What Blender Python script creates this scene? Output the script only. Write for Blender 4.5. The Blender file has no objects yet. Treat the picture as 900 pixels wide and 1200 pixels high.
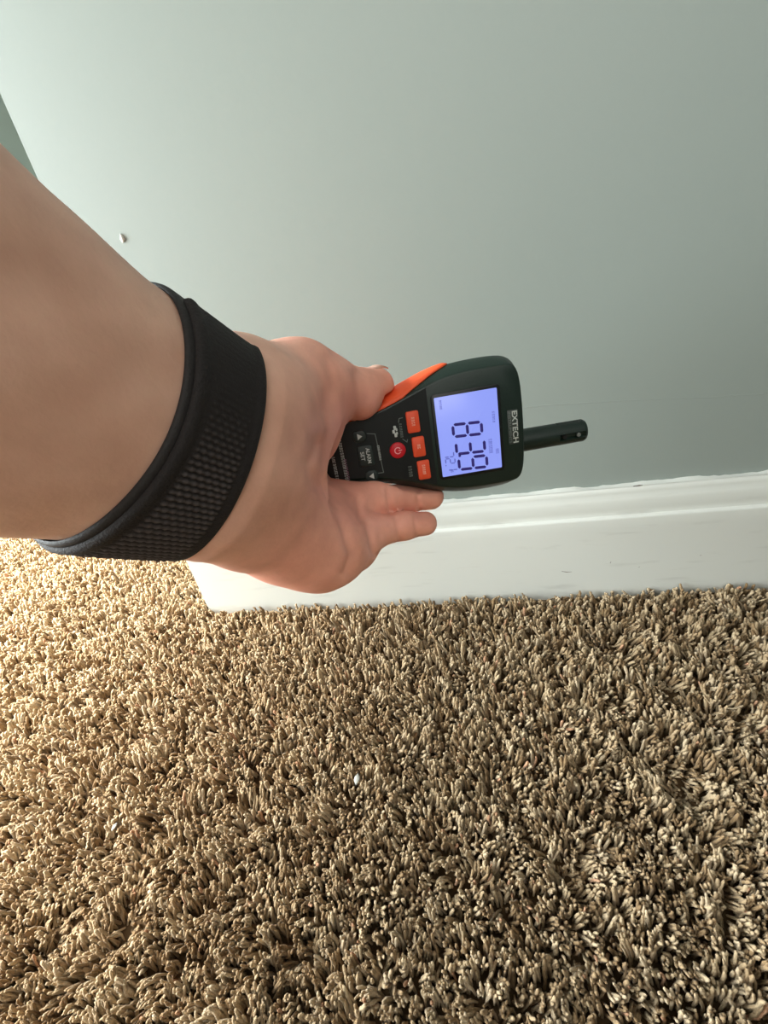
import bpy, bmesh, math, random
import numpy as np
from mathutils import Vector, Matrix

C = bpy.context.scene.collection
rng = np.random.default_rng(7)
random.seed(7)
PI = math.pi

# ------------------------------------------------------------------ camera
FPX = 480.0                                   # focal length in pixels of the 900 x 1200 frame
SC = 0.095 / 0.081
CAM = np.array([0.0, -0.282 * SC, 0.224 * SC])
YAW, PITCH, ROLL = math.radians(-12.132), math.radians(27.211), math.radians(-10.599)
XC = -0.231 * SC                              # outside corner of the wall


def cam_axes():
    cy, sy, cp, sp = math.cos(YAW), math.sin(YAW), math.cos(PITCH), math.sin(PITCH)
    f = np.array([sy * cp, cy * cp, -sp])
    r = np.array([cy, -sy, 0.0])
    u = np.cross(r, f)
    cr, sr = math.cos(ROLL), math.sin(ROLL)
    return r * cr + u * sr, u * cr - r * sr, f


CR, CU, CF = cam_axes()
cd = bpy.data.cameras.new('camera')
cd.sensor_fit = 'HORIZONTAL'
cd.sensor_width = 36.0
cd.lens = FPX / 900 * 36.0
cd.clip_start = 0.005
cd.clip_end = 50
cam = bpy.data.objects.new('camera', cd)
C.objects.link(cam)
cam.matrix_world = Matrix([[CR[i], CU[i], -CF[i], CAM[i]] for i in range(3)] + [[0, 0, 0, 1]])
bpy.context.scene.camera = cam

# ------------------------------------------------------------------ light and exposure
W = bpy.data.worlds.new('world')
bpy.context.scene.world = W
W.use_nodes = True
bg = W.node_tree.nodes['Background']
bg.inputs['Color'].default_value = (0.97, 0.99, 1.0, 1)
bg.inputs['Strength'].default_value = 0.62

WIN_Y0, WIN_Y1, WIN_Z0, WIN_Z1, WALL_L = -0.90, 0.45, 0.08, 1.05, -0.97
ld = bpy.data.lights.new('daylight_or_fill', 'AREA')
ld.shape = 'RECTANGLE'
ld.size, ld.size_y = WIN_Z1 - WIN_Z0, WIN_Y1 - WIN_Y0
ld.energy = 80
ld.color = (0.90, 0.985, 1.0)
lo = bpy.data.objects.new('window_or_fill_light', ld)
C.objects.link(lo)
lo.location = (WALL_L - 0.13, (WIN_Y0 + WIN_Y1) / 2, (WIN_Z0 + WIN_Z1) / 2)
lo.rotation_euler = (0, -PI / 2, 0)

ld2 = bpy.data.lights.new('daylight_or_fill', 'AREA')               # added fill lamp behind the camera to brighten the arm, no known window
ld2.shape = 'RECTANGLE'
ld2.size, ld2.size_y = 1.0, 1.0
ld2.energy = 13
ld2.color = (1.0, 0.96, 0.90)
lo2 = bpy.data.objects.new('window_or_fill_light', ld2)
C.objects.link(lo2)
lo2.location = (0.35, -1.61, 1.35)
lo2.rotation_euler = (PI / 2, 0, 0)

sd = bpy.data.lights.new('hazy_sun', 'SUN')                 # hazy sun through the left window, onto the carpet by it
sd.energy = 50.0
sd.angle = math.radians(22)
sd.color = (1.0, 0.97, 0.90)
so = bpy.data.objects.new('hazy_sun', sd)
C.objects.link(so)
so.rotation_euler = Vector((0.555, 0.06, -0.83)).to_track_quat('-Z', 'Y').to_euler()

vs = bpy.context.scene.view_settings
vs.view_transform = 'Standard'
vs.look = 'None'
vs.gamma = 1
vs.use_curve_mapping = False
vs.exposure = 0.0


# ------------------------------------------------------------------ helpers
def to_world(p):
    """camera-space millimetres (right, up, depth) -> world metres"""
    p = np.asarray(p, float) / 1000.0
    return CAM + p[..., 0:1] * CR + p[..., 1:2] * CU + p[..., 2:3] * CF


def P(px, py, d):
    return np.array([(px - 450) * d / FPX, (600 - py) * d / FPX, d])


def floor_at(px, py, z=0.0):
    d = CR * (px - 450) / FPX + CU * (600 - py) / FPX + CF
    t = (z - CAM[2]) / d[2]
    return CAM + d * t


def wall_at(px, py, y=0.0):
    d = CR * (px - 450) / FPX + CU * (600 - py) / FPX + CF
    t = (y - CAM[1]) / d[1]
    return CAM + d * t


def lin(c):
    c = [x / 255 for x in c]
    return tuple(x / 12.92 if x < 0.04045 else ((x + 0.055) / 1.055) ** 2.4 for x in c) + (1.0,)


def mat(name, rgb, rough=0.5, spec=0.5, noise=0.0, nscale=200.0, bump=0.0, bscale=400.0, emit=None, metal=0.0):
    m = bpy.data.materials.new(name)
    m.use_nodes = True
    nt = m.node_tree
    b = nt.nodes['Principled BSDF']
    b.inputs['Base Color'].default_value = lin(rgb)
    b.inputs['Roughness'].default_value = rough
    b.inputs['Specular IOR Level'].default_value = spec
    b.inputs['Metallic'].default_value = metal
    tc = nt.nodes.new('ShaderNodeTexCoord')
    if noise:
        n = nt.nodes.new('ShaderNodeTexNoise')
        n.inputs['Scale'].default_value = nscale
        n.inputs['Detail'].default_value = 3
        nt.links.new(tc.outputs['Object'], n.inputs['Vector'])
        mx = nt.nodes.new('ShaderNodeMix')
        mx.data_type = 'RGBA'
        c = lin(rgb)
        mx.inputs['A'].default_value = tuple(x * (1 - noise) for x in c[:3]) + (1,)
        mx.inputs['B'].default_value = tuple(min(1, x * (1 + noise)) for x in c[:3]) + (1,)
        nt.links.new(n.outputs['Fac'], mx.inputs['Factor'])
        nt.links.new(mx.outputs['Result'], b.inputs['Base Color'])
    if bump:
        n2 = nt.nodes.new('ShaderNodeTexNoise')
        n2.inputs['Scale'].default_value = bscale
        n2.inputs['Detail'].default_value = 2
        nt.links.new(tc.outputs['Object'], n2.inputs['Vector'])
        bp = nt.nodes.new('ShaderNodeBump')
        bp.inputs['Strength'].default_value = bump
        bp.inputs['Distance'].default_value = 0.0005
        nt.links.new(n2.outputs['Fac'], bp.inputs['Height'])
        nt.links.new(bp.outputs['Normal'], b.inputs['Normal'])
    if emit:
        b.inputs['Emission Color'].default_value = lin(emit[0])
        b.inputs['Emission Strength'].default_value = emit[1]
    return m


def mesh_obj(name, verts, faces, m, parent=None, smooth=False):
    me = bpy.data.meshes.new(name)
    me.from_pydata([tuple(v) for v in verts], [], [tuple(int(i) for i in f) for f in faces])
    me.update()
    if smooth:
        me.shade_smooth()
    if m:
        me.materials.append(m)
    o = bpy.data.objects.new(name, me)
    C.objects.link(o)
    if parent:
        o.parent = parent
    return o


def tag(o, label=None, cat=None, group=None, kind=None):
    if label: o['label'] = label
    if cat: o['category'] = cat
    if group: o['group'] = group
    if kind: o['kind'] = kind
    return o


def box_mesh(lo_, hi_):
    x0, y0, z0 = lo_
    x1, y1, z1 = hi_
    v = [(x0, y0, z0), (x1, y0, z0), (x1, y1, z0), (x0, y1, z0), (x0, y0, z1), (x1, y0, z1), (x1, y1, z1), (x0, y1, z1)]
    f = [(0, 3, 2, 1), (4, 5, 6, 7), (0, 1, 5, 4), (1, 2, 6, 5), (2, 3, 7, 6), (3, 0, 4, 7)]
    return v, f


def box(name, lo_, hi_, m, parent=None):
    return mesh_obj(name, *box_mesh(lo_, hi_), m, parent)


def grid_faces(nu, nv, wrap_u=False, off=0):
    f = []
    for i in range(nu if wrap_u else nu - 1):
        for j in range(nv - 1):
            a = i * nv + j
            b = ((i + 1) % nu) * nv + j
            f.append((off + a, off + b, off + b + 1, off + a + 1))
    return f


# ------------------------------------------------------------------ materials of the room
def wall_material():
    m = mat('wall_paint', (134, 141, 135), 0.55, 0.35, noise=0.02, nscale=6, bump=0.12, bscale=260)
    return m


M_wall = wall_material()
M_wall2 = mat('hall_paint', (205, 216, 210), 0.6, 0.3, noise=0.02, nscale=6, bump=0.1, bscale=260)


def trim_material():
    m = mat('trim_paint', (198, 198, 191), 0.32, 0.5, bump=0.08, bscale=90)
    nt = m.node_tree
    b = nt.nodes['Principled BSDF']
    tc = nt.nodes.new('ShaderNodeTexCoord')
    mp = nt.nodes.new('ShaderNodeMapping')
    mp.inputs['Scale'].default_value = (18, 18, 120)
    n = nt.nodes.new('ShaderNodeTexNoise')
    n.inputs['Scale'].default_value = 1.0
    n.inputs['Detail'].default_value = 5
    nt.links.new(tc.outputs['Object'], mp.inputs['Vector'])
    nt.links.new(mp.outputs['Vector'], n.inputs['Vector'])
    r = nt.nodes.new('ShaderNodeValToRGB')
    r.color_ramp.elements[0].position = 0.60
    r.color_ramp.elements[0].color = lin((198, 198, 191))
    r.color_ramp.elements[1].position = 0.78
    r.color_ramp.elements[1].color = lin((182, 181, 174))
    nt.links.new(n.outputs['Fac'], r.inputs['Fac'])
    nt.links.new(r.outputs['Color'], b.inputs['Base Color'])
    return m


M_trim = trim_material()
M_scuff = mat('scuff_grey', (120, 112, 104), 0.7)
M_backing = mat('carpet_backing', (84, 66, 46), 0.95, 0.1, noise=0.3, nscale=300)

# ------------------------------------------------------------------ the setting
tag(box('floor', (-1.10, -1.6, -0.03), (1.7, 0.95, -0.0140), M_backing), kind='structure')
wall_back = tag(box('wall_back', (XC, 0.0, -0.0140), (1.7, 0.95, 2.4), M_wall), kind='structure')
tag(box('wall_far', (-1.10, 0.95, -0.0140), (1.7, 1.05, 2.4), M_wall2), kind='structure')
tag(box('wall_right', (1.7, -1.6, -0.0140), (1.8, 0.95, 2.4), M_wall), kind='structure')
v, f = [], []
for lo_, hi_ in (((-1.10, -1.7, -0.014), (-0.15, -1.6, 2.4)), ((0.85, -1.7, -0.014), (1.8, -1.6, 2.4)),
                 ((-0.15, -1.7, -0.014), (0.85, -1.6, 0.85)), ((-0.15, -1.7, 1.85), (0.85, -1.6, 2.4))):
    bv, bf = box_mesh(lo_, hi_)
    f += [tuple(k + len(v) for k in q) for q in bf]
    v += bv
tag(mesh_obj('wall_front', v, f, M_wall), kind='structure')
tag(box('ceiling', (-1.10, -1.7, 2.4), (1.8, 1.05, 2.5), mat('ceiling_paint', (225, 225, 220), 0.8, 0.2)), kind='structure')


def ring_wall(name, x0, x1, m):
    ys = [-1.6, WIN_Y0, WIN_Y1, 0.95]
    zs = [-0.0140, WIN_Z0, WIN_Z1, 2.4]
    v, f = [], []
    for i in range(3):
        for j in range(3):
            if i == 1 and j == 1:
                continue
            bv, bf = box_mesh((x0, ys[i], zs[j]), (x1, ys[i + 1], zs[j + 1]))
            f += [tuple(k + len(v) for k in q) for q in bf]
            v += bv
    return mesh_obj(name, v, f, m)


tag(ring_wall('wall_left', WALL_L - 0.1, WALL_L, M_wall), kind='structure')
v, f = [], []
for lo_, hi_ in (((WALL_L - 0.09, WIN_Y0 - 0.05, WIN_Z0 - 0.05), (WALL_L + 0.015, WIN_Y0 + .012, WIN_Z1 + 0.05)),
                 ((WALL_L - 0.09, WIN_Y1 - .012, WIN_Z0 - 0.05), (WALL_L + 0.015, WIN_Y1 + 0.05, WIN_Z1 + 0.05)),
                 ((WALL_L - 0.088, WIN_Y0, WIN_Z1 - .012), (WALL_L + 0.014, WIN_Y1, WIN_Z1 + 0.05)),
                 ((WALL_L - 0.088, WIN_Y0 - 0.04, WIN_Z0 - 0.05), (WALL_L + 0.03, WIN_Y1 + 0.04, WIN_Z0 + .012))):
    bv, bf = box_mesh(lo_, hi_)
    f += [tuple(k + len(v) for k in q) for q in bf]
    v += bv
tag(mesh_obj('window_1', v, f, M_trim), kind='structure')

# baseboard: moulded profile swept along the wall and mitred round the outside corner
BH = 0.095
prof = [(0.0, -0.0140), (0.0125, -0.0140), (0.0125, 0.060), (0.0125, 0.0690), (0.0122, 0.0700), (0.0116, 0.0706),
        (0.0092, 0.0714), (0.0086, 0.0730), (0.0088, 0.0760), (0.0086, 0.079), (0.0082, 0.083), (0.0074, 0.0858),
        (0.0062, 0.0880), (0.0060, 0.0905), (0.0052, 0.0935), (0.0035, BH), (0.0, BH)]


def sweep_profile(name, path_fn, n, m):
    v, f = [], []
    k = len(prof)
    for i in range(n):
        for o_, z in prof:
            v.append(path_fn(i, o_, z))
    for i in range(n - 1):
        for j in range(k - 1):
            f.append((i * k + j, (i + 1) * k + j, (i + 1) * k + j + 1, i * k + j + 1))
    o = mesh_obj(name, v, f, m)
    me = o.data
    bm = bmesh.new()
    bm.from_mesh(me)
    bmesh.ops.recalc_face_normals(bm, faces=bm.faces)
    bm.to_mesh(me)
    bm.free()
    for p_ in me.polygons:
        p_.use_smooth = True
    md = o.modifiers.new('edge', 'EDGE_SPLIT')
    md.split_angle = math.radians(50)
    return tag(o, kind='structure')


bb = sweep_profile('baseboard_back', lambda i, o_, z: ((XC - o_) if i == 0 else 1.7, -o_, z), 2, M_trim)
sweep_profile('baseboard_left', lambda i, o_, z: (XC - o_, -o_ if i == 0 else 0.95, z), 2, M_trim)

# caulk bead with small gaps where board meets wall, hairline ridge in the paint, scuffs
v, f = [], []
xs = np.linspace(XC + 0.002, 1.3, 420)
nz = np.cumsum(rng.normal(0, 1, len(xs)))
nz = (nz - np.convolve(nz, np.ones(25) / 25, 'same'))
for i, x in enumerate(xs):
    h = 0.0012 + 0.0005 * np.clip(nz[i], -2, 2)
    v += [(x, -0.0045, BH + 0.0001), (x, -0.0022, BH + h * 0.55), (x, 0.0005, BH + h)]
f = grid_faces(len(xs), 3)
mesh_obj('caulk_bead', v, f, M_trim, bb, smooth=True)


def strip(name, pts, widths, normal, lift, m, parent):
    """a thin ridge following pts on a surface with the given normal"""
    v, f = [], []
    pts = [np.array(p) for p in pts]
    nrm = np.array(normal, float)
    for i, p in enumerate(pts):
        t = pts[min(i + 1, len(pts) - 1)] - pts[max(i - 1, 0)]
        t /= np.linalg.norm(t)
        s = np.cross(nrm, t)
        w = widths[i]
        v += [p - s * w, p - s * w * 0.4 + nrm * lift, p + s * w * 0.4 + nrm * lift, p + s * w]
    f = grid_faces(len(pts), 4)
    return mesh_obj(name, v, f, m, parent, smooth=True)


rp = [(615, 478), (640, 475), (690, 472), (740, 469), (790, 467), (830, 466), (865, 463), (910, 461)]
rp = np.array(rp, float)
tt = np.linspace(0, len(rp) - 1, 70)
rpx = np.interp(tt, range(len(rp)), rp[:, 0])
rpy = np.interp(tt, range(len(rp)), rp[:, 1]) + rng.normal(0, 0.35, 70)
strip('paint_ridge', [wall_at(a, b, 0.0001) for a, b in zip(rpx, rpy)], [0.0007] * 70, (0, -1, 0), 0.00022, M_wall, wall_back)
for pts, w in (([(658, 669.5), (664, 670.4), (670, 670)], 0.0006), ([(715, 660), (716, 658)], 0.0006),
               ([(748, 665), (750, 664)], 0.0005), ([(820, 651), (822, 650.5)], 0.0006), ([(742, 570), (749, 569), (753, 568.6)], 0.0007)):
    strip('scuff_mark', [wall_at(a, b, -0.0124 if b > 600 else -0.006) for a, b in pts], [w * 0.6] + [w] * (len(pts) - 2) + [w * 0.4], (0, -1, 0), 0.0002, M_scuff, bb)

# small blob of white filler on the wall beside the forearm
c = wall_at(144, 279)
bm = bmesh.new()
bmesh.ops.create_icosphere(bm, subdivisions=2, radius=1)
for q in bm.verts:
    k = 1 + 0.25 * math.sin(5 * q.co.x + 3 * q.co.z)
    q.co = Vector((q.co.x * 0.0015 * k, q.co.y * 0.0012, q.co.z * 0.0028 * k))
me = bpy.data.meshes.new('wall_filler_blob')
bm.to_mesh(me)
bm.free()
me.shade_smooth()
me.materials.append(M_trim)
o = bpy.data.objects.new('wall_filler_blob', me)
C.objects.link(o)
o.location = (c[0], -0.0006, c[2])
tag(o, 'tiny white blob of filler on the wall just above the forearm', 'filler blob')


# ------------------------------------------------------------------ carpet pile
def carpet():
    BASE = -0.0150
    CP = 0.0052                                             # spacing of the tufts; each is a twist of thinner strands
    x0, y0, nx, ny = -1.05, -0.80, 400, 340
    ci, cj = np.meshgrid(np.arange(nx), np.arange(ny), indexing='ij')
    TX = x0 + (ci + .5 * (cj % 2) + rng.uniform(-.34, .34, ci.shape)) * CP
    TY = y0 + (cj + rng.uniform(-.34, .34, ci.shape)) * CP

    def field(X, Y, sx, seed, k=14):
        r = np.random.default_rng(seed)
        o_ = np.zeros(X.shape)
        for _ in range(k):
            a = r.uniform(0, 2 * PI)
            w = r.uniform(0.6, 1.4)
            o_ += np.sin((X * math.cos(a) + Y * math.sin(a)) / sx * 2 * PI * w + r.uniform(0, 6.28))
        return o_ / math.sqrt(k / 2)
    TH_ = 0.0132 + 0.0010 * field(TX, TY, .022, 1) + 0.0008 * field(TX, TY, .06, 2) + rng.normal(0, .0016, TX.shape)
    TLX = 0.0013 * field(TX, TY, .04, 3) + rng.normal(0, .0013, TX.shape)
    TLY = 0.0013 * field(TX, TY, .04, 4) - .0006 + rng.normal(0, .0016, TX.shape)
    # dents and partings seen in the pile
    for (a, b, c_, e, r_, s_) in ((100, 925, 95, 945, .006, .8), (122, 975, 128, 1000, .006, 1), (160, 1010, 145, 1075, .007, .9),
                                  (80, 1065, 60, 1095, .008, 1), (28, 985, 18, 1000, .007, .8), (782, 792, 790, 800, .006, 1), (800, 905, 806, 918, .007, 1),
                                  (893, 798, 897, 806, .006, 1), (662, 1015, 668, 1022, .005, .9), (715, 950, 722, 955, .005, .7), (630, 810, 633, 816, .005, .7),
                                  (240, 855, 246, 862, .006, .7), (185, 900, 186, 912, .005, .6), (410, 950, 414, 956, .005, .6), (525, 880, 530, 884, .005, .6)):
        A, B = floor_at(a, b)[:2], floor_at(c_, e)[:2]
        ab = B - A
        t = np.clip(((TX - A[0]) * ab[0] + (TY - A[1]) * ab[1]) / (ab @ ab), 0, 1)
        dx, dy = TX - (A[0] + t * ab[0]), TY - (A[1] + t * ab[1])
        dd = np.hypot(dx, dy) + 1e-6
        TH_ *= 1 - 0.78 * s_ * np.exp(-(dd / r_) ** 2)
        push = 0.0013 * s_ * np.exp(-((dd - r_) / r_) ** 2)
        TLX += push * dx / dd
        TLY += push * dy / dd
    TH_ = np.clip(TH_, .004, .0175)
    TTW = rng.uniform(.4, 2.6, TX.shape)
    TCOL = rng.random(TX.shape)
    # strands
    SP = 0.00180
    gx = np.arange(-0.965, 1.0, SP)
    gy = np.arange(-0.78, 0.93, SP)
    X, Y = np.meshgrid(gx, gy)
    X = (X + rng.uniform(-.5, .5, X.shape) * SP).ravel()
    Y = (Y + rng.uniform(-.5, .5, Y.shape) * SP).ravel()
    d = np.stack([X - CAM[0], Y - CAM[1], np.full(X.size, -0.002 - CAM[2])], 1)
    z = d @ CF
    px = 450 + FPX * (d @ CR) / np.maximum(z, 1e-4)
    py = 600 - FPX * (d @ CU) / np.maximum(z, 1e-4)
    seen = (z > 0.02) & (px > -260) & (px < 1160) & (py > 520) & (py < 1450)
    inner = (px > -40) & (px < 940) & (py > 560) & (py < 1240)
    pr = np.clip((0.200 / np.maximum(z, .02)) ** 1.6, .22, 1) * np.where(inner, 1, .45)
    wide = (X < .75) & (Y > -.72)
    pr = np.where(seen, pr, np.where(wide, .06, .0))                           # coarser pile where the photograph does not reach
    keep = rng.random(X.size) < pr
    keep &= ~((X > XC - 0.0155) & (Y > -0.0150))
    X, Y, pr = X[keep], Y[keep], pr[keep]
    n = len(X)
    fi, fj = np.rint((X - x0) / CP).astype(int), np.rint((Y - y0) / CP).astype(int)
    best, bi, bj = np.full(n, 9.0), np.zeros(n, int), np.zeros(n, int)
    for a in (-2, -1, 0, 1, 2):
        for b in (-2, -1, 0, 1, 2):
            ii, jj = np.clip(fi + a, 0, nx - 1), np.clip(fj + b, 0, ny - 1)
            dd = np.hypot(X - TX[ii, jj], Y - TY[ii, jj])
            m_ = dd < best
            best, bi, bj = np.where(m_, dd, best), np.where(m_, ii, bi), np.where(m_, jj, bj)
    cx, cy0 = TX[bi, bj], TY[bi, bj]
    ox, oy = X - cx, Y - cy0
    hgt = TH_[bi, bj] * (1.03 - .30 * np.minimum(best / .0032, 1) ** 2) + rng.normal(0, .0009, n)
    lx = TLX[bi, bj] + rng.normal(0, .0007, n)
    ly = TLY[bi, bj] + rng.normal(0, .0007, n)
    near = (X > XC - .02) & (Y > -.023)                      # pile leans away from the board it meets
    ly = np.where(near, np.minimum(ly, 0.0) - .001, ly)
    hgt = np.where(near, hgt * .85, hgt)
    near2 = (X > XC - .023) & (Y > -.01)
    lx = np.where(near2, np.minimum(lx, 0.0) - .001, lx)
    tw = TTW[bi, bj]
    NS = 5
    ts = np.array([0.15, .55, .82, .96])
    rs = np.array([.8, 1.0, 1.06, .80])
    R0 = rng.uniform(.00058, .00092, n) / np.sqrt(pr) ** .85
    ph = rng.uniform(0, 2 * PI, n)
    nv = NS * len(ts) + 1
    V = np.zeros((n, nv, 3), np.float32)

    jx, jy = rng.normal(0, .0010, n), rng.normal(0, .0010, n)

    def path(t):
        a = tw * t
        k = 1 - .34 * t ** 1.4
        return (cx + (ox * np.cos(a) - oy * np.sin(a)) * k + lx * t ** 1.6 + jx * t * t,
                cy0 + (ox * np.sin(a) + oy * np.cos(a)) * k + ly * t ** 1.6 + jy * t * t,
                BASE + hgt * t)
    for i, (t, r) in enumerate(zip(ts, rs)):
        r = r * rng.uniform(.85, 1.15, n)
        qx, qy, qz = path(t)
        qx, qy = qx + rng.normal(0, .00022, n), qy + rng.normal(0, .00022, n)
        for j in range(NS):
            a = ph + 2 * PI * j / NS
            V[:, i * NS + j, 0] = qx + R0 * r * np.cos(a)
            V[:, i * NS + j, 1] = qy + R0 * r * np.sin(a)
            V[:, i * NS + j, 2] = qz
    V[:, -1, 0], V[:, -1, 1], V[:, -1, 2] = path(1.01)
    q = []
    for i in range(len(ts) - 1):
        for j in range(NS):
            q.append((i * NS + j, i * NS + (j + 1) % NS, (i + 1) * NS + (j + 1) % NS, (i + 1) * NS + j))
    tr = [((len(ts) - 1) * NS + j, (len(ts) - 1) * NS + (j + 1) % NS, nv - 1) for j in range(NS)]
    q, tr = np.array(q), np.array(tr)
    base = (np.arange(n) * nv)[:, None, None]
    Q = (q[None] + base).reshape(-1, 4)
    T = (tr[None] + base).reshape(-1, 3)
    yarn = np.clip(TCOL[bi, bj] + rng.normal(0, .10, n), 0, .95)
    yarn = np.where(rng.random(n) < .012, .97, yarn)
    me = bpy.data.meshes.new('carpet_pile')
    me.vertices.add(n * nv)
    me.vertices.foreach_set('co', V.reshape(-1))
    me.loops.add(Q.size + T.size)
    me.loops.foreach_set('vertex_index', np.concatenate([Q.ravel(), T.ravel()]).astype(np.int32))
    me.polygons.add(len(Q) + len(T))
    st = np.concatenate([np.arange(len(Q)) * 4, Q.size + np.arange(len(T)) * 3]).astype(np.int32)
    me.polygons.foreach_set('loop_start', st)
    me.update(calc_edges=True)
    me.shade_smooth()
    at = me.attributes.new('yarn', 'FLOAT', 'POINT')
    at.data.foreach_set('value', np.repeat(yarn.astype(np.float32), nv))
    m = bpy.data.materials.new('carpet_yarn')
    m.use_nodes = True
    nt = m.node_tree
    b = nt.nodes['Principled BSDF']
    b.inputs['Roughness'].default_value = 0.85
    b.inputs['Specular IOR Level'].default_value = 0.03
    b.inputs['Sheen Weight'].default_value = 0.1
    b.inputs['Sheen Roughness'].default_value = 0.5
    a = nt.nodes.new('ShaderNodeAttribute')
    a.attribute_name = 'yarn'
    r = nt.nodes.new('ShaderNodeValToRGB')
    els = r.color_ramp.elements
    els[0].position, els[0].color = 0.0, lin((130, 106, 77))
    els[1].position, els[1].color = 1.0, lin((196, 177, 147))
    for pos, col in ((0.12, (140, 114, 82)), (0.45, (170, 146, 114)), (0.8, (182, 160, 128)), (0.955, (186, 165, 136)), (0.96, (168, 116, 84))):
        e = els.new(pos)
        e.color = lin(col)
    nt.links.new(a.outputs['Fac'], r.inputs['Fac'])
    tc = nt.nodes.new('ShaderNodeTexCoord')
    no = nt.nodes.new('ShaderNodeTexNoise')
    no.inputs['Scale'].default_value = 1300
    no.inputs['Detail'].default_value = 4
    nt.links.new(tc.outputs['Object'], no.inputs['Vector'])
    mx = nt.nodes.new('ShaderNodeMix')
    mx.data_type = 'RGBA'
    mx.blend_type = 'MULTIPLY'
    mx.inputs['Factor'].default_value = 1
    r2 = nt.nodes.new('ShaderNodeMapRange')
    r2.inputs['From Min'].default_value = 0.3
    r2.inputs['From Max'].default_value = 0.7
    r2.inputs['To Min'].default_value = 0.82
    r2.inputs['To Max'].default_value = 1.08
    nt.links.new(no.outputs['Fac'], r2.inputs['Value'])
    nt.links.new(r.outputs['Color'], mx.inputs['A'])
    nt.links.new(r2.outputs['Result'], mx.inputs['B'])
    nt.links.new(mx.outputs['Result'], b.inputs['Base Color'])
    bp = nt.nodes.new('ShaderNodeBump')
    bp.inputs['Strength'].default_value = 0.9
    bp.inputs['Distance'].default_value = 0.0008
    nt.links.new(no.outputs['Fac'], bp.inputs['Height'])
    nt.links.new(bp.outputs['Normal'], b.inputs['Normal'])
    tl = nt.nodes.new('ShaderNodeBsdfTranslucent')            # light seeps through the loose fibres
    ms = nt.nodes.new('ShaderNodeMixShader')
    ms.inputs['Fac'].default_value = 0.14
    nt.links.new(mx.outputs['Result'], tl.inputs['Color'])
    nt.links.new(b.outputs['BSDF'], ms.inputs[1])
    nt.links.new(tl.outputs['BSDF'], ms.inputs[2])
    nt.links.new(ms.outputs['Shader'], nt.nodes['Material Output'].inputs['Surface'])
    me.materials.append(m)
    o = bpy.data.objects.new('carpet_pile', me)
    C.objects.link(o)
    tag(o, 'tan shaggy carpet pile covering the floor below the white baseboard', 'carpet', kind='stuff')
    print('strands', n, flush=True)


carpet()

# ------------------------------------------------------------------ meter pose (needed by the hand that holds it)
DD = 198.0
MO = P(551, 507, DD)                                       # centre of the display
A0 = math.radians(9.7)
TILT = math.radians(19)
eu = np.array([math.cos(A0), math.sin(A0), 0.0])           # towards the probe
er = np.array([math.sin(A0), -math.cos(A0), 0.0])          # reading direction of the display
en = np.array([0.0, 0.0, -1.0])                            # towards the viewer
er, en = er * math.cos(TILT) - en * math.sin(TILT), en * math.cos(TILT) + er * math.sin(TILT)


def fp(px, py, z=0.0):
    """pixel -> (x, y) on the meter plane z"""
    d = P(px, py, 1.0)
    o_ = MO + en * z
    t = (o_ @ en) / (d @ en)
    q = d * t - o_
    return np.array([q @ er, q @ eu])


def dev_world(p):
    p = np.asarray(p, float)
    return to_world(MO + p[..., 0:1] * er + p[..., 1:2] * eu + p[..., 2:3] * en)


# half outline of the case: (y, half width)
PROFILE = [(28.5, 0.0), (28.3, 12), (27.6, 22), (25.6, 28.2), (22.0, 31.4), (16, 32.6), (6, 32.8), (-4, 32.4), (-14, 30.8), (-24, 27.6), (-34, 24),
           (-44, 20.8), (-54, 19.2), (-64, 18.6), (-76, 18.2), (-88, 17.4), (-94, 15), (-97.5, 9), (-98, 0)]
XO = -0.6


def outline(n=140):
    r = [(w, y) for y, w in PROFILE]
    l = [(-w, y) for y, w in PROFILE[-2:0:-1]]
    pts = np.array(r + l, float)
    for _ in range(2):                                     # corner cutting gives a smooth loop
        nx = np.roll(pts, -1, 0)
        pts = np.stack([pts * .75 + nx * .25, pts * .25 + nx * .75], 1).reshape(-1, 2)
    cl = np.vstack([pts, pts[:1]])
    s = np.r_[0, np.cumsum(np.hypot(*np.diff(cl, axis=0).T))]
    u = np.linspace(0, s[-1], n, endpoint=False)
    return np.stack([np.interp(u, s, cl[:, 0]) + XO, np.interp(u, s, cl[:, 1])], 1)


OUT = outline()
tg = np.roll(OUT, -1, 0) - np.roll(OUT, 1, 0)
ON = np.stack([-tg[:, 1], tg[:, 0]], 1)
ON /= np.linalg.norm(ON, axis=1)[:, None]
if ((OUT - OUT.mean(0)) * ON).sum() < 0:
    ON = -ON


def sd_case(p):
    """rough distance (mm) to the meter body for camera-space points"""
    q = p - MO.astype(p.dtype)
    x = q @ er.astype(p.dtype) - XO
    y = q @ eu.astype(p.dtype)
    z = q @ en.astype(p.dtype)
    ys = np.array([a for a, _ in PROFILE])[::-1]
    ws = np.array([b for _, b in PROFILE])[::-1]
    w = np.interp(y, ys, ws).astype(p.dtype)
    ax = np.abs(x) - w
    ay = np.maximum(y - 28.5, -98 - y)
    az = np.maximum(z - 0.5, -27.5 - z)
    return np.maximum(np.maximum(ax, ay), az)


# ------------------------------------------------------------------ forearm and hand
AX1 = np.array([-65.0, 23.0, 90.0])                        # wrist, proximal edge of the strap
AX2 = np.array([-44.0, 15.0, 120.0])                       # wrist, distal edge of the strap
ax = (AX2 - AX1) / np.linalg.norm(AX2 - AX1)
wd = np.array([-.42, -.9, 0.0])
wd -= ax * (wd @ ax)
wd /= np.linalg.norm(wd)
td = np.cross(ax, wd)


def smin(a, b, k):
    h = np.maximum(k - np.abs(a - b), 0) / k
    return np.minimum(a, b) - h * h * k * 0.25


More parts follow.
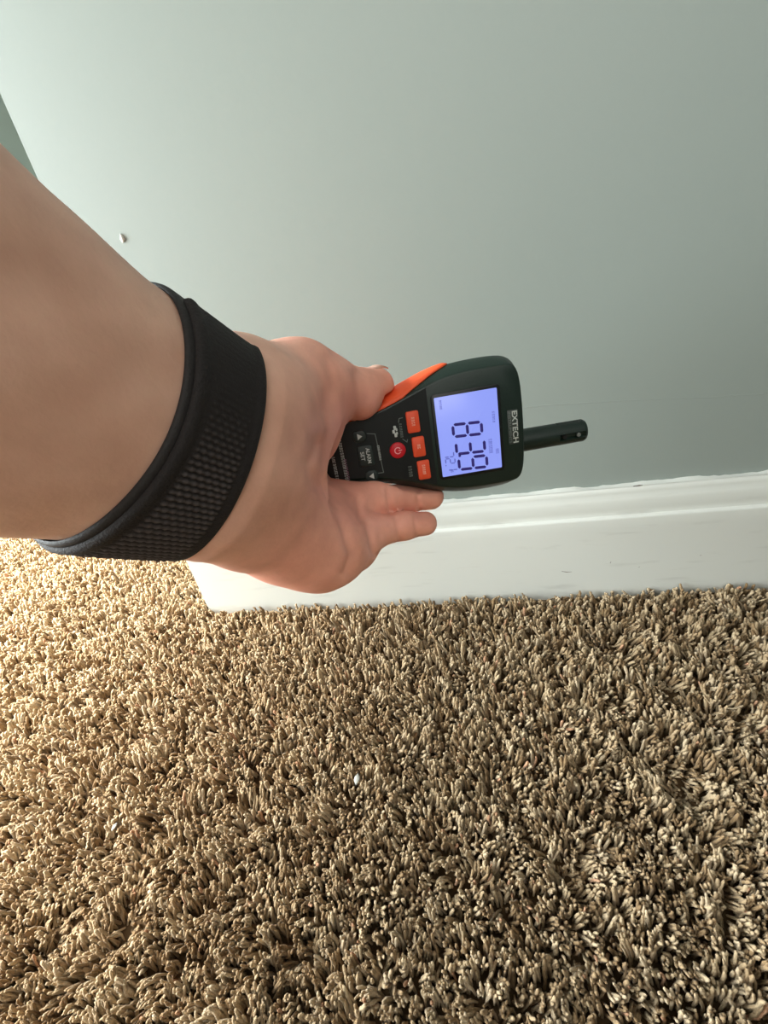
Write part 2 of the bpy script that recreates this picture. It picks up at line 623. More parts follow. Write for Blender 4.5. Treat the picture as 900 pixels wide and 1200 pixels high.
def cone(p, a, b, ra, rb):
    a, b = np.asarray(a, np.float32), np.asarray(b, np.float32)
    ab = b - a
    t = np.clip(((p - a) @ ab) / (ab @ ab), 0, 1)
    d = p - a - t[..., None] * ab
    return np.sqrt((d * d).sum(-1)) - (ra + (rb - ra) * t)


def limb(p, stations):
    """tapered oval limb along the wrist axis; stations = (s, centre shift w, centre shift t, half w, half t)"""
    q = p - AX1.astype(np.float32)
    s = q @ ax.astype(np.float32)
    st = np.array(stations)
    cw, ct, hw, ht = (np.interp(s, st[:, 0], st[:, i]) for i in (1, 2, 3, 4))
    w = q @ wd.astype(np.float32) - cw
    t = q @ td.astype(np.float32) - ct
    r = np.sqrt((w / hw) ** 2 + (t / ht) ** 2) + 1e-6
    d = (r - 1) * np.sqrt(w * w + t * t) / r
    return np.maximum(d, np.maximum(st[0, 0] - s, s - st[-1, 0]))


ARM = [(-190, -7, 0, 46, 42), (-130, -6, 0, 46, 40), (-80, -5.5, 0, 43, 35), (-40, -3, 0, 37, 28), (-18,-1,0,33,25), (0, 0, 0, 30.5, 23), (20, 0, 0, 29.5, 21.5), (34, -.4, 0, 28.8, 21), (44, -1, -2, 27, 17.5), (56, 0, -6, 25, 12), (66, 0, -10, 18, 6)]

PALM = [  # (px, py, depth, radius) -> (px, py, depth, radius)
    ((283, 464, 128, 17), (352, 455, 160, 15.8)),            # thenar
    ((300, 500, 132, 19), (345, 500, 162, 18)),
    ((334, 498, 162, 16), (326, 525, 176, 11)),
    ((352, 455, 160, 15.8), (378, 457, 172, 13.4)),
    ((262, 578, 120, 15.3), (300, 601, 139, 17)),            # hypothenar
    ((300, 602, 139, 17), (340, 626, 158, 17.5)),
    ((340, 626, 158, 17.5), (376, 640, 172, 16.6)),
    ((376, 640, 172, 17), (412, 640, 186, 12)),
    ((290, 540, 130, 20), (320, 582, 168, 17)),            # hollow of the palm
    ((320, 582, 168, 17), (400, 606, 194, 12)),
    ((328, 545, 190, 15), (392, 555, 234, 11)),            # back of the hand behind the meter
    ((328, 515, 185, 14), (392, 520, 234, 11)),
    ((370, 600, 195, 14), (405, 590, 215, 11)),
]
FINGERS = [
    [(378, 457, 172, 13.4), (418, 462, 189, 11.5), (439, 454, 196, 9.4)],                                                   # thumb
    [(400, 518, 230, 10.5), (452, 508, 236, 9.0), (492, 500, 236, 8.2), (522, 492, 233, 7.6)],                            # index, behind
    [(404, 552, 233, 10.5), (458, 548, 237, 9.0), (505, 540, 237, 8.2), (536, 530, 234, 7.6)],                            # middle, behind
    [(408, 590, 198, 10), (440, 585, 205, 9.0), (478, 581.5, 214, 8.3), (505, 582, 220, 7.0)],                             # ring
    [(412, 632, 188, 10), (440, 623, 195, 7.6), (474, 616, 203, 6.8), (498, 613.5, 208, 6.2)],                             # little
]


def hand_sdf(p):
    d = limb(p, ARM)
    pal = None
    for a, b in PALM:
        e = cone(p, P(*a[:3]), P(*b[:3]), a[3], b[3])
        pal = e if pal is None else smin(pal, e, 11)
    d = smin(d, pal, 16)
    fs = None
    for ch in FINGERS:
        fc = None
        for a, b in zip(ch[:-1], ch[1:]):
            e = cone(p, P(*a[:3]), P(*b[:3]), a[3], b[3])
            fc = e if fc is None else smin(fc, e, 3.0)
        fs = fc if fs is None else smin(fs, fc, 1.0)
    d = smin(d, fs, 7)
    c_ = 0.35 - sd_case(p)                                  # flesh yields where the meter presses in
    h = np.maximum(1.6 - np.abs(d - c_), 0) / 1.6
    return np.maximum(d, c_) + h * h * 1.6 * 0.25


def surface_nets(fn, lo_, hi_, h):
    lo_ = np.array(lo_, np.float32)
    nn = [int(math.ceil((b - a) / h)) + 1 for a, b in zip(lo_, hi_)]
    xs_, ys_, zs_ = (lo_[i] + h * np.arange(nn[i], dtype=np.float32) for i in range(3))
    D = np.empty(nn, np.float32)
    step = 16
    for i in range(0, nn[0], step):
        g = np.stack(np.meshgrid(xs_[i:i + step], ys_, zs_, indexing='ij'), -1)
        D[i:i + step] = fn(g.reshape(-1, 3)).reshape(g.shape[:3])
    S = D < 0
    c8 = [(a, b, c_) for a in (0, 1) for b in (0, 1) for c_ in (0, 1)]
    sl = lambda A, o_: A[o_[0]:nn[0] - 1 + o_[0], o_[1]:nn[1] - 1 + o_[1], o_[2]:nn[2] - 1 + o_[2]]
    cnt = sum(sl(S, o_).astype(np.int8) for o_ in c8)
    act = (cnt > 0) & (cnt < 8)
    idx = np.argwhere(act)
    vid = np.full(act.shape, -1, np.int64)
    vid[act] = np.arange(len(idx))
    vals = np.stack([D[idx[:, 0] + o_[0], idx[:, 1] + o_[1], idx[:, 2] + o_[2]] for o_ in c8], 1)
    acc = np.zeros((len(idx), 3))
    num = np.zeros(len(idx))
    for a in range(8):
        for b in range(a + 1, 8):
            oa, ob = np.array(c8[a]), np.array(c8[b])
            if np.abs(oa - ob).sum() != 1:
                continue
            va, vb = vals[:, a], vals[:, b]
            cr = (va < 0) != (vb < 0)
            t = np.where(cr, va / np.where(cr, va - vb, 1), 0)
            acc += np.where(cr[:, None], oa + t[:, None] * (ob - oa), 0)
            num += cr
    V = lo_ + h * (idx + acc / num[:, None])
    F = []
    for axis in range(3):
        o1, o2 = [(1, 2), (2, 0), (0, 1)][axis]
        sA = [slice(1, n_ - 1) for n_ in nn]
        sA[axis] = slice(0, nn[axis] - 1)
        sB = list(sA)
        sB[axis] = slice(1, nn[axis])
        a, b = S[tuple(sA)], S[tuple(sB)]
        for flip, msk in ((False, a & ~b), (True, b & ~a)):
            ii = np.argwhere(msk)
            if not len(ii):
                continue
            off = np.array([1, 1, 1])
            off[axis] = 0
            ii = ii + off
            e1, e2 = np.eye(3, dtype=int)[o1], np.eye(3, dtype=int)[o2]
            q = [vid[tuple((ii - k).T)] for k in (0 * e1, e1, e1 + e2, e2)]
            q = np.stack(q, 1)
            F.append(q[:, ::-1] if flip else q)
    F = np.vstack(F)
    return V, F


V, F = surface_nets(hand_sdf, (-195, -75, -62), (50, 100, 252), 1.3)


def grad(p):
    e = 0.4
    p = p.astype(np.float32)
    g = np.stack([hand_sdf(p + np.eye(3, dtype=np.float32)[i] * e) - hand_sdf(p - np.eye(3, dtype=np.float32)[i] * e) for i in range(3)], 1)
    return g / (np.linalg.norm(g, axis=1)[:, None] + 1e-9)


for _ in range(2):                                          # settle vertices on the surface
    N = grad(V)
    V = V - N * np.clip(hand_sdf(V.astype(np.float32)), -.6, .6)[:, None]
N = grad(V)

# creases of palm and finger joints: (polyline in the view from the owner's side, width mm, depth mm)
CREASES = [
    ([(420, 583), (424, 606)], 1.5, .7), ([(455, 574), (458, 600)], 1.3, .6), ([(490, 572), (492, 598)], 1.2, .45),
    ([(432, 612), (440, 650)], 1.5, .7), ([(465, 607), (470, 636)], 1.3, .55), ([(486, 605), (490, 628)], 1.2, .4),
    ([(386, 566), (396, 590), (408, 620), (414, 650), (408, 672)], 2.4, 1.0),
    ([(375, 520), (366, 545), (372, 570)], 2.5, .6),
    ([(418, 437), (421, 470), (416, 490)], 2.0, .5),
    ([(388, 418), (392, 450), (384, 480)], 3.0, .5),
]
pxv = 450 + FPX * V[:, 0] / np.maximum(V[:, 2], 1)
pyv = 600 - FPX * V[:, 1] / np.maximum(V[:, 2], 1)
facing = (N * V).sum(1) < 0
disp = np.zeros(len(V))
for pl, wmm, dep in CREASES:
    dep *= 2.2
    best = np.full(len(V), 1e9)
    for (a, b), (c_, e) in zip(pl[:-1], pl[1:]):
        A, B = np.array([a, b], float), np.array([c_, e], float)
        ab = B - A
        t = np.clip(((pxv - A[0]) * ab[0] + (pyv - A[1]) * ab[1]) / (ab @ ab), 0, 1)
        best = np.minimum(best, np.hypot(pxv - A[0] - t * ab[0], pyv - A[1] - t * ab[1]))
    mm = best * V[:, 2] / FPX
    disp -= np.where(facing & (V[:, 2] < 225), dep * np.exp(-(mm / wmm) ** 2), 0)
# tendons and soft unevenness of the skin
disp += 0.25 * np.sin(V[:, 0] * .21 + 1) * np.sin(V[:, 1] * .27) * np.sin(V[:, 2] * .19)
V = V + N * disp[:, None]

M_skin = mat('skin', (176, 126, 102), 0.5, 0.35)
nt = M_skin.node_tree
b = nt.nodes['Principled BSDF']
b.inputs['Subsurface Weight'].default_value = 0.12
b.inputs['Subsurface Radius'].default_value = (1.0, 0.35, 0.2)
b.inputs['Subsurface Scale'].default_value = 0.004
tc = nt.nodes.new('ShaderNodeTexCoord')
at = nt.nodes.new('ShaderNodeAttribute')
at.attribute_name = 'palm'
mx = nt.nodes.new('ShaderNodeMix')
mx.data_type = 'RGBA'
mx.inputs['A'].default_value = lin((228, 182, 160))
mx.inputs['B'].default_value = lin((244, 174, 152))
nt.links.new(at.outputs['Fac'], mx.inputs['Factor'])
n1 = nt.nodes.new('ShaderNodeTexNoise')
n1.inputs['Scale'].default_value = 70
n1.inputs['Detail'].default_value = 4
nt.links.new(tc.outputs['Object'], n1.inputs['Vector'])
r1 = nt.nodes.new('ShaderNodeValToRGB')
r1.color_ramp.elements[0].position, r1.color_ramp.elements[0].color = .32, (.84, .78, .76, 1)
r1.color_ramp.elements[1].position, r1.color_ramp.elements[1].color = .70, (1.04, 1.04, 1.04, 1)
nt.links.new(n1.outputs['Fac'], r1.inputs['Fac'])
m2 = nt.nodes.new('ShaderNodeMix')
m2.data_type = 'RGBA'
m2.blend_type = 'MULTIPLY'
m2.inputs['Factor'].default_value = 1
nt.links.new(mx.outputs['Result'], m2.inputs['A'])
nt.links.new(r1.outputs['Color'], m2.inputs['B'])
nt.links.new(m2.outputs['Result'], b.inputs['Base Color'])
n2 = nt.nodes.new('ShaderNodeTexNoise')
n2.inputs['Scale'].default_value = 900
n2.inputs['Detail'].default_value = 3
nt.links.new(tc.outputs['Object'], n2.inputs['Vector'])
bp = nt.nodes.new('ShaderNodeBump')
bp.inputs['Strength'].default_value = 0.18
bp.inputs['Distance'].default_value = 0.0004
nt.links.new(n2.outputs['Fac'], bp.inputs['Height'])
nt.links.new(bp.outputs['Normal'], b.inputs['Normal'])

person = mesh_obj('person', to_world(V), F, M_skin, smooth=True)
s_ = (V - AX1) @ ax
pa = person.data.attributes.new('palm', 'FLOAT', 'POINT')
pa.data.foreach_set('value', np.clip((s_ - 20) / 45, 0, 1).astype(np.float32))
tag(person, 'person reaching in with bare left forearm and hand, palm up, gripping the moisture meter', 'person')

# thumb nail
M_nail = mat('nail', (214, 164, 144), 0.3, 0.5)
tipc, ipc = P(439, 454, 196), P(418, 461, 189)
tdir = (tipc - ipc) / np.linalg.norm(tipc - ipc)
nup = np.array([0.25, .86, .35])
nup -= tdir * (nup @ tdir)
nup /= np.linalg.norm(nup)
nsd = np.cross(tdir, nup)
nv_, pts = 9, []
for i in range(9):
    for j in range(nv_):
        a = (j / (nv_ - 1) - .5) * 1.7
        l = -5 + i / 8 * 12.5
        rr = 9.55 if l < 1.5 else math.sqrt(max(9.55 ** 2 - (l - 1.5) ** 2 * .75, 1)) + .3
        pts.append(tipc + tdir * l + (nup * math.cos(a) + nsd * math.sin(a)) * rr * (1 + 0.02 * (1 - abs(a))))
nl = mesh_obj('fingernail', to_world(np.array(pts)), grid_faces(9, nv_), M_nail, person, smooth=True)
sm = nl.modifiers.new('thick', 'SOLIDIFY')
sm.thickness = 0.0006
nl['label'] = 'short pale thumb nail'


# ------------------------------------------------------------------ wrist strap
def arm_radius(S_, TH):
    shp = S_.shape
    dirs = np.cos(TH)[..., None] * wd + np.sin(TH)[..., None] * td
    base = AX1 + S_[..., None] * ax
    lo_r, hi_r = np.full(shp, 3.0), np.full(shp, 60.0)
    for _ in range(22):
        mid = (lo_r + hi_r) / 2
        ins = limb((base + dirs * mid[..., None]).reshape(-1, 3).astype(np.float32), ARM).reshape(shp) < 0
        lo_r, hi_r = np.where(ins, mid, lo_r), np.where(ins, hi_r, mid)
    return lo_r, base, dirs


E0, E1 = (0.8, -1.8, 6.5), (28.5, 1.2, -0.5)          # how the two edges run round the wrist


def edge_at(c_, TH):
    return c_[0] + c_[1] * np.cos(TH) + c_[2] * np.sin(TH)


def strap_layer(name, s0, s1, th0, th1, inner, thick, m, parent, closed, ribs=True, nu=360, nw=41, skew=0.0):
    U = np.linspace(0, 1, nu, endpoint=not closed)
    Wv = np.linspace(0, 1, nw)
    TH = (th0 + (th1 - th0) * U)[:, None] + 0 * Wv[None]
    e0_, e1_ = edge_at(E0, TH) + s0, edge_at(E1, TH) + s1
    S_ = e0_ + (e1_ - e0_) * Wv[None]
    r, base, dirs = arm_radius(S_, TH)
    edge = np.minimum(Wv, 1 - Wv)[None] * (e1_ - e0_)
    rim = np.clip(edge / 1.2, 0, 1) ** .5
    rel = 0.0
    if ribs:
        arc = TH * 27.0
        body = np.clip((edge - 3.2) / 1.0, 0, 1)
        fade = np.clip((2.45 - TH) / 1.1, .12, 1)
        rel = body * fade * (0.46 * np.abs(np.sin(arc * PI / 1.6)) + .14 * np.sin(S_ * 2 * PI / 1.9 + np.floor(arc / 1.6) * PI))
    top = r + inner + thick * (0.35 + .65 * rim) + rel - (0.35 * np.clip((edge - 2.2) / 1.0, 0, 1) if ribs else 0)
    bot = r + inner + 0 * top
    outer = base + dirs * top[..., None]
    inn = base + dirs * bot[..., None]
    n_ = nu * nw
    v = np.vstack([outer.reshape(-1, 3), inn.reshape(-1, 3)])
    f = grid_faces(nu, nw, closed) + [q[::-1] for q in grid_faces(nu, nw, closed, n_)]
    for i in range(nu if closed else nu - 1):
        k = (i + 1) % nu
        f.append((i * nw, n_ + i * nw, n_ + k * nw, k * nw))
        f.append((i * nw + nw - 1, k * nw + nw - 1, n_ + k * nw + nw - 1, n_ + i * nw + nw - 1))
    if not closed:
        for j in range(nw - 1):
            f.append((j, j + 1, n_ + j + 1, n_ + j))
            e = (nu - 1) * nw
            f.append((e + j, n_ + e + j, n_ + e + j + 1, e + j + 1))
    o = mesh_obj(name, to_world(v), f, m, parent, smooth=True)
    md = o.modifiers.new('edge', 'EDGE_SPLIT')
    md.split_angle = math.radians(60)
    if ribs:
        th_ = o.data.attributes.new('thread', 'FLOAT', 'POINT')
        val = np.concatenate([np.clip(rel / .6, 0, 1).ravel(), np.zeros(n_)])
        th_.data.foreach_set('value', val.astype(np.float32))
    return o


M_strap = mat('black_weave', (30, 28, 29), 0.75, 0.35, noise=0.35, nscale=900, bump=0.5, bscale=1800)
_nt = M_strap.node_tree
_a = _nt.nodes.new('ShaderNodeAttribute')
_a.attribute_name = 'thread'
_r = _nt.nodes.new('ShaderNodeValToRGB')
_r.color_ramp.elements[0].position, _r.color_ramp.elements[0].color = .25, lin((34, 29, 29))
_r.color_ramp.elements[1].position, _r.color_ramp.elements[1].color = .95, lin((84, 76, 76))
_nt.links.new(_a.outputs['Fac'], _r.inputs['Fac'])
_nt.links.new(_r.outputs['Color'], _nt.nodes['Principled BSDF'].inputs['Base Color'])
M_strap2 = mat('black_binding', (34, 29, 29), 0.65, 0.4, noise=0.25, nscale=700, bump=0.3, bscale=1500)
strap = bpy.data.objects.new('wrist_strap', None)
C.objects.link(strap)
tag(strap, 'black ribbed woven wrist strap with overlapping flap around the forearm', 'wrist strap')
L_ = np.linalg.norm(AX2 - AX1)
strap_layer('band', 0.0, -3.0, 0, 2 * PI, 0.2, 1.2, M_strap2, strap, True, ribs=False)
strap_layer('flap', 1.7, 0.0, -1.3, 2.85, 1.45, 1.5, M_strap, strap, False, nu=760, nw=37)


# ------------------------------------------------------------------ moisture meter
M_green = mat('case_green', (15, 34, 27), 0.42, 0.45, noise=0.08, nscale=500, bump=0.15, bscale=1500)
M_black = mat('keypad_black', (10, 12, 12), 0.4, 0.4)
M_orange = mat('grip_orange', (240, 92, 48), 0.55, 0.4, bump=0.2, bscale=1200)
M_button = mat('button_orange', (236, 84, 48), 0.5, 0.4)
M_red = mat('button_red', (200, 26, 40), 0.45, 0.4)
M_grey = mat('button_grey', (34, 44, 42), 0.5, 0.4)
M_print = mat('print_white', (190, 196, 192), 0.6)
M_printdim = mat('print_grey', (104, 112, 108), 0.6)
M_plate = mat('logo_plate', (52, 60, 56), 0.4, 0.5)
M_slot = mat('slot_black', (6, 7, 7), 0.8)
M_screw = mat('screw_steel', (170, 172, 170), 0.35, 0.5, metal=0.9)
M_lcd = mat('lcd_backlight', (30, 34, 60), 0.25, 0.5, emit=((150, 165, 255), 0.92))
M_seg = mat('lcd_segment', (66, 54, 150), 0.4, 0.3)
M_segdim = mat('lcd_segment_faint', (84, 88, 170), 0.4, 0.3, emit=((100, 110, 200), 0.45))

meter = bpy.data.objects.new('moisture_meter', None)
C.objects.link(meter)
tag(meter, 'dark green and orange handheld meter with lit blue display, held in the hand', 'meter')


def loft(name, layers, m, parent, cap0=True, cap1=True):
    """layers = list of (n,2) loops with z; joined into one skin"""
    n = len(layers[0][0])
    v, f = [], []
    for lp, z in layers:
        v += [(a, b_, z) for a, b_ in lp]
    for i in range(len(layers) - 1):
        for j in range(n):
            k = (j + 1) % n
            f.append((i * n + j, (i + 1) * n + j, (i + 1) * n + k, i * n + k))
    if cap0: f.append(tuple(range(n)))
    if cap1: f.append(tuple(range((len(layers) - 1) * n, len(layers) * n))[::-1])
    o = mesh_obj(name, dev_world(np.array(v)), f, m, parent, smooth=True)
    bm = bmesh.new()
    bm.from_mesh(o.data)
    bmesh.ops.recalc_face_normals(bm, faces=bm.faces)
    bm.to_mesh(o.data)
    bm.free()
    md = o.modifiers.new('edge', 'EDGE_SPLIT')
    md.split_angle = math.radians(38)
    return o


def inset(d):
    return OUT - ON * d * (1 - .5 * np.clip(ON[:, 1:2], 0, 1))


loft('case', [(inset(5.6), 0.0), (inset(4.9), -0.2), (inset(4.3), -0.8), (inset(1.5), -6), (inset(0.3), -8.4), (inset(0), -9.5), (inset(0.25), -9.6), (inset(0.25), -10.0),
              (inset(0), -10.1), (inset(.3), -20), (inset(1.5), -24), (inset(4), -26.4), (inset(7), -27)], M_green, meter)

# black keypad film set into the lower face
kl = []
for (a, b_), nn_ in zip(OUT, ON):
    q = np.array([a, b_]) - nn_ * 5.6
    kl.append((q[0], min(q[1], -18.8)))
loft('keypad', [(np.array(kl), 0.12), (np.array(kl), -0.3)], M_black, meter)


# orange grips on both flanks of the handle
def grip(sign):
    ytop = -6.0 if sign < 0 else -58.0
    ys = np.linspace(ytop, -93, 66)
    v, f = [], []
    ordy = np.argsort(OUT[:, 1])
    side = OUT[:, 0] * sign > 0
    sel = [i for i in ordy if side[i]]
    yy, xx = OUT[sel, 1], OUT[sel, 0]
    K = 10
    for y in ys:
        x = np.interp(y, yy, xx)
        g = np.clip((ytop - y) / 24, 0, 1) ** .8                  # grows wider down the handle
        z0, z1 = -9.5 + 9.4 * g, -10.5 - 14.0 * min(1, g * 1.6)
        for k in range(K):
            t = k / (K - 1)
            z = z0 + (z1 - z0) * t
            ins = np.interp(-z, [0, .9, 5.5, 9.5, 20, 24, 27], [4.9, 4.2, 1.7, 0, .3, 1.5, 6])
            lift = 0.9 * math.sin(PI * t) ** .4 * min(1, g * 6 + .05)
            v.append((x - sign * (ins - lift + .1), y, z))
    f = grid_faces(len(ys), K)
    o = mesh_obj('grip', dev_world(np.array(v)), f, M_orange, meter, smooth=True)
    o['label'] = 'orange rubber grip along the handle side'
    md = o.modifiers.new('thick', 'SOLIDIFY')
    md.thickness = 0.0006
    return o


grip(-1)
grip(1)


def rrect(cx, cy_, w, h, r, n=5, ang=0.0):
    pts = []
    for k, (sx, sy) in enumerate(((1, 1), (-1, 1), (-1, -1), (1, -1))):
        for i in range(n):
            a = PI / 2 * k + PI / 2 * i / (n - 1)
            pts.append((sx * (w / 2 - r) + r * math.cos(a), sy * (h / 2 - r) + r * math.sin(a)))
    c_, s__ = math.cos(ang), math.sin(ang)
    return np.array([(cx + x * c_ - y * s__, cy_ + x * s__ + y * c_) for x, y in pts])


def slab(name, loop, z0, z1, m, parent, bev=0.4):
    c_ = loop.mean(0)
    sm_ = c_ + (loop - c_) * (1 - bev / np.abs(loop - c_).max())
    return loft(name, [(sm_, z1), (c_ + (loop - c_) * (1 - .3 * bev / np.abs(loop - c_).max()), z1 - bev * .4), (loop, z1 - bev), (loop, z0)], m, parent)


# display: bezel recess, lit glass, segments
c4 = np.array([fp(579.5, 452.5), fp(505, 469), fp(522, 559), fp(590, 546.5)])
xl, xr = c4[[0, 1], 0].mean(), c4[[2, 3], 0].mean()
yt, yb = c4[[0, 3], 1].mean(), c4[[1, 2], 1].mean()
bw = slab('screen_bezel', rrect((xl + xr) / 2, (yt + yb) / 2, xr - xl + 3.2, yt - yb + 3.2, 2.0), -0.2, 0.25, M_black, meter, .2)
lcd = slab('display', rrect((xl + xr) / 2, (yt + yb) / 2, xr - xl, yt - yb, 0.5), 0.0, 0.42, M_lcd, meter, .1)
lcd['label'] = 'lit lavender blue display'

SEG = {'a': ((0, 2), (1, 2)), 'b': ((1, 2), (1, 1)), 'c': ((1, 1), (1, 0)), 'd': ((0, 0), (1, 0)), 'e': ((0, 0), (0, 1)), 'f': ((0, 1), (0, 2)), 'g': ((0, 1), (1, 1))}
DIG = {'8': 'abcdefg', '3': 'abcdg', '9': 'abcdfg', '7': 'abc', '2': 'abged', '1': 'bc'}


def digit(ch, cx, cy_, w, h, t, m, slant=0.06):
    v, f = [], []
    for s__ in DIG[ch]:
        (x0, y0), (x1, y1) = SEG[s__]
        A = np.array([(x0 - .5) * w, (y0 - 1) * h / 2])
        B = np.array([(x1 - .5) * w, (y1 - 1) * h / 2])
        d = (B - A) / np.linalg.norm(B - A)
        n = np.array([-d[1], d[0]])
        A, B = A + d * t * .32, B - d * t * .32
        pl = [A, A + d * t * .5 + n * t * .5, B - d * t * .5 + n * t * .5, B, B - d * t * .5 - n * t * .5, A + d * t * .5 - n * t * .5]
        k = len(v)
        for z in (.5, .40):
            v += [(cx + q[0] + q[1] * slant, cy_ + q[1], z) for q in pl]
        f.append(tuple(range(k, k + 6))[::-1])
        for i in range(6):
            j = (i + 1) % 6
            f.append((k + i, k + j, k + 6 + j, k + 6 + i))
    return mesh_obj('digit', dev_world(np.array(v)), f, m, lcd)


for ch, px, py in (('8', 547.5, 503), ('3', 551, 523.5), ('9', 554, 541.8)):
    q = fp(px, py)
    digit(ch, q[0], q[1], 5.7, 13.8, 1.4, M_seg)
for ch, px, py in (('7', 526, 532.5), ('2', 527.5, 540.0), ('1', 530.5, 547.5)):
    q = fp(px, py)
    digit(ch, q[0], q[1], 2.4, 4.6, .5, M_segdim)
q = fp(538.5, 533.8)
slab('decimal_point', rrect(q[0], q[1], 1.3, 1.2, .3), .4, .5, M_seg, lcd, .05)
q = fp(522.5, 545.5)
slab('decimal_point', rrect(q[0], q[1], .5, .5, .1), .4, .5, M_segdim, lcd, .05)


def words(name, px, py, length, h, m, parent, z=.14, seed=0, letters=8, vert=False):
    """a row of letter-sized marks: print too small to read"""
    r = np.random.default_rng(seed)
    q = fp(px, py)
    v, f = [], []
    x = -length / 2
    st = length / letters
    for i in range(letters):
        w = st * r.uniform(.5, .78)
        for (a, b_, c_, d) in ((x, -h / 2, x + w * .3, h / 2), (x, h / 2 - h * .22, x + w, h / 2), (x + w * .7, -h / 2, x + w, r.uniform(-.1, .5) * h)):
            lo_, hi_ = (q[0] + a, q[1] + b_, z - .1), (q[0] + c_, q[1] + d, z)
            bv, bf = box_mesh(lo_, hi_)
            f += [tuple(k + len(v) for k in t_) for t_ in bf]
            v += bv
        x += st
    return mesh_obj(name, dev_world(np.array(v)), f, m, parent)


words('indicator', 516, 475, 4.6, 1.1, M_segdim, lcd, .5, 1, 5)
words('indicator', 578, 489, 5.6, 1.2, M_segdim, lcd, .5, 2, 5)
words('indicator', 574.5, 523, 7.2, 1.7, M_segdim, lcd, .5, 3, 7)
words('indicator', 582.5, 528.6, 2.6, 1.4, M_segdim, lcd, .5, 4, 3)
words('indicator', 529.5, 552, 1.6, 1.4, M_segdim, lcd, .5, 5, 2)


def text(name, s, cx, cy_, width, height, m, parent, z, bold=0.0, ang=0.0):
    cu = bpy.data.curves.new(name, 'FONT')
    cu.body = s
    cu.align_x, cu.align_y = 'CENTER', 'CENTER'
    cu.size = 1
    cu.extrude = 0.02
    cu.offset = bold
    to = bpy.data.objects.new(name, cu)
    C.objects.link(to)
    dg = bpy.context.evaluated_depsgraph_get()
    me = bpy.data.meshes.new_from_object(to.evaluated_get(dg))
    C.objects.unlink(to)
    bpy.data.objects.remove(to)
    co = np.array([v_.co[:] for v_ in me.vertices])
    mn, mxx = co.min(0), co.max(0)
    co[:, 0] = (co[:, 0] - (mn[0] + mxx[0]) / 2) / (mxx[0] - mn[0]) * width
    co[:, 1] = (co[:, 1] - (mn[1] + mxx[1]) / 2) / (mxx[1] - mn[1]) * height
    c_, s__ = math.cos(ang), math.sin(ang)
    xy = np.stack([cx + co[:, 0] * c_ - co[:, 1] * s__, cy_ + co[:, 0] * s__ + co[:, 1] * c_], 1)
    co = dev_world(np.stack([xy[:, 0], xy[:, 1], np.where(co[:, 2] > 0, z, z - .08)], 1))
    me.vertices.foreach_set('co', co.astype(np.float32).ravel())
    me.update()
    me.materials.clear()
    me.materials.append(m)
    o = bpy.data.objects.new(name, me)
    C.objects.link(o)
    o.parent = parent
    return o


q = fp(601.5, 500.5)
pl = slab('logo_plate', rrect(q[0], q[1], 16.6, 5.2, .5), -.1, .14, M_plate, meter, .1)
text('lettering', 'EXTECH', q[0], q[1] + .9, 15.4, 2.6, M_print, pl, .22, .02)
text('lettering', 'INSTRUMENTS', q[0], q[1] - 1.6, 15.0, 1.2, M_printdim, pl, .22, .0)

# keys
for (px, py, w, h), kind in zip(((483.8, 494.4, 10.2, 6.1), (490.5, 523.3, 9.8, 6.1), (496.6, 550.3, 9.6, 6.1)), range(3)):
    q = fp(px, py)
    k = slab('button', rrect(q[0], q[1], w, h, .9), -.1, 1.1, M_button, meter, .5)
    k['label'] = 'orange rectangular key'
    words('key_print', px, py, (4.4, 2.4, 5.2)[kind], 1.5, mat('key_print_pale', (246, 190, 168), .6), k, 1.18, 20 + kind, (4, 2, 5)[kind])
q = fp(466, 527.6)
circ = np.array([(q[0] + 3.9 * math.cos(2 * PI * i / 32), q[1] + 3.9 * math.sin(2 * PI * i / 32)) for i in range(32)])
pk = slab('button', circ, -.1, 1.2, M_red, meter, .6)
pk['label'] = 'round red power key'
v, f = [], []
for i in range(25):
    a = PI / 2 + .6 + (2 * PI - 1.2) * i / 24
    for r_ in (1.25, 1.7):
        v.append((q[0] + r_ * math.cos(a), q[1] + r_ * math.sin(a), 1.27))
f = grid_faces(25, 2)
k = len(v)
v += [(q[0] - .22, q[1] + .3, 1.27), (q[0] + .22, q[1] + .3, 1.27), (q[0] + .22, q[1] + 2, 1.27), (q[0] - .22, q[1] + 2, 1.27)]
f.append((k, k + 1, k + 2, k + 3))
mesh_obj('power_symbol', dev_world(np.array(v)), f, mat('power_print', (240, 170, 176), .6), pk)

q = fp(428.7, 534)
k = slab('button', rrect(q[0], q[1], 10.4, 7.6, 1.2), -.1, .9, M_grey, meter, .5)
k['label'] = 'dark grey alarm set key'
text('lettering', 'ALARM', q[0], q[1] + 1.4, 7.4, 1.9, M_print, k, .98, .01)
text('lettering', 'SET', q[0], q[1] - 1.5, 4.4, 1.9, M_print, k, .98, .01)
for px, py, sgn in ((421.3, 511.5, 1), (435.8, 557.5, -1)):
    q = fp(px, py)
    k = slab('button', rrect(q[0], q[1], 5.8, 6.4, 2.2), -.1, .9, M_grey, meter, .5)
    k['label'] = 'dark grey key with upward arrow' if sgn > 0 else 'dark grey key with downward arrow'
    v = [(q[0] - 1.5, q[1] - 1 * sgn, .98), (q[0] + 1.5, q[1] - 1 * sgn, .98), (q[0], q[1] + 1.3 * sgn, .98)]
    mesh_obj('arrow', dev_world(np.array(v)), [(0, 1, 2) if sgn > 0 else (0, 2, 1)], M_print, k)


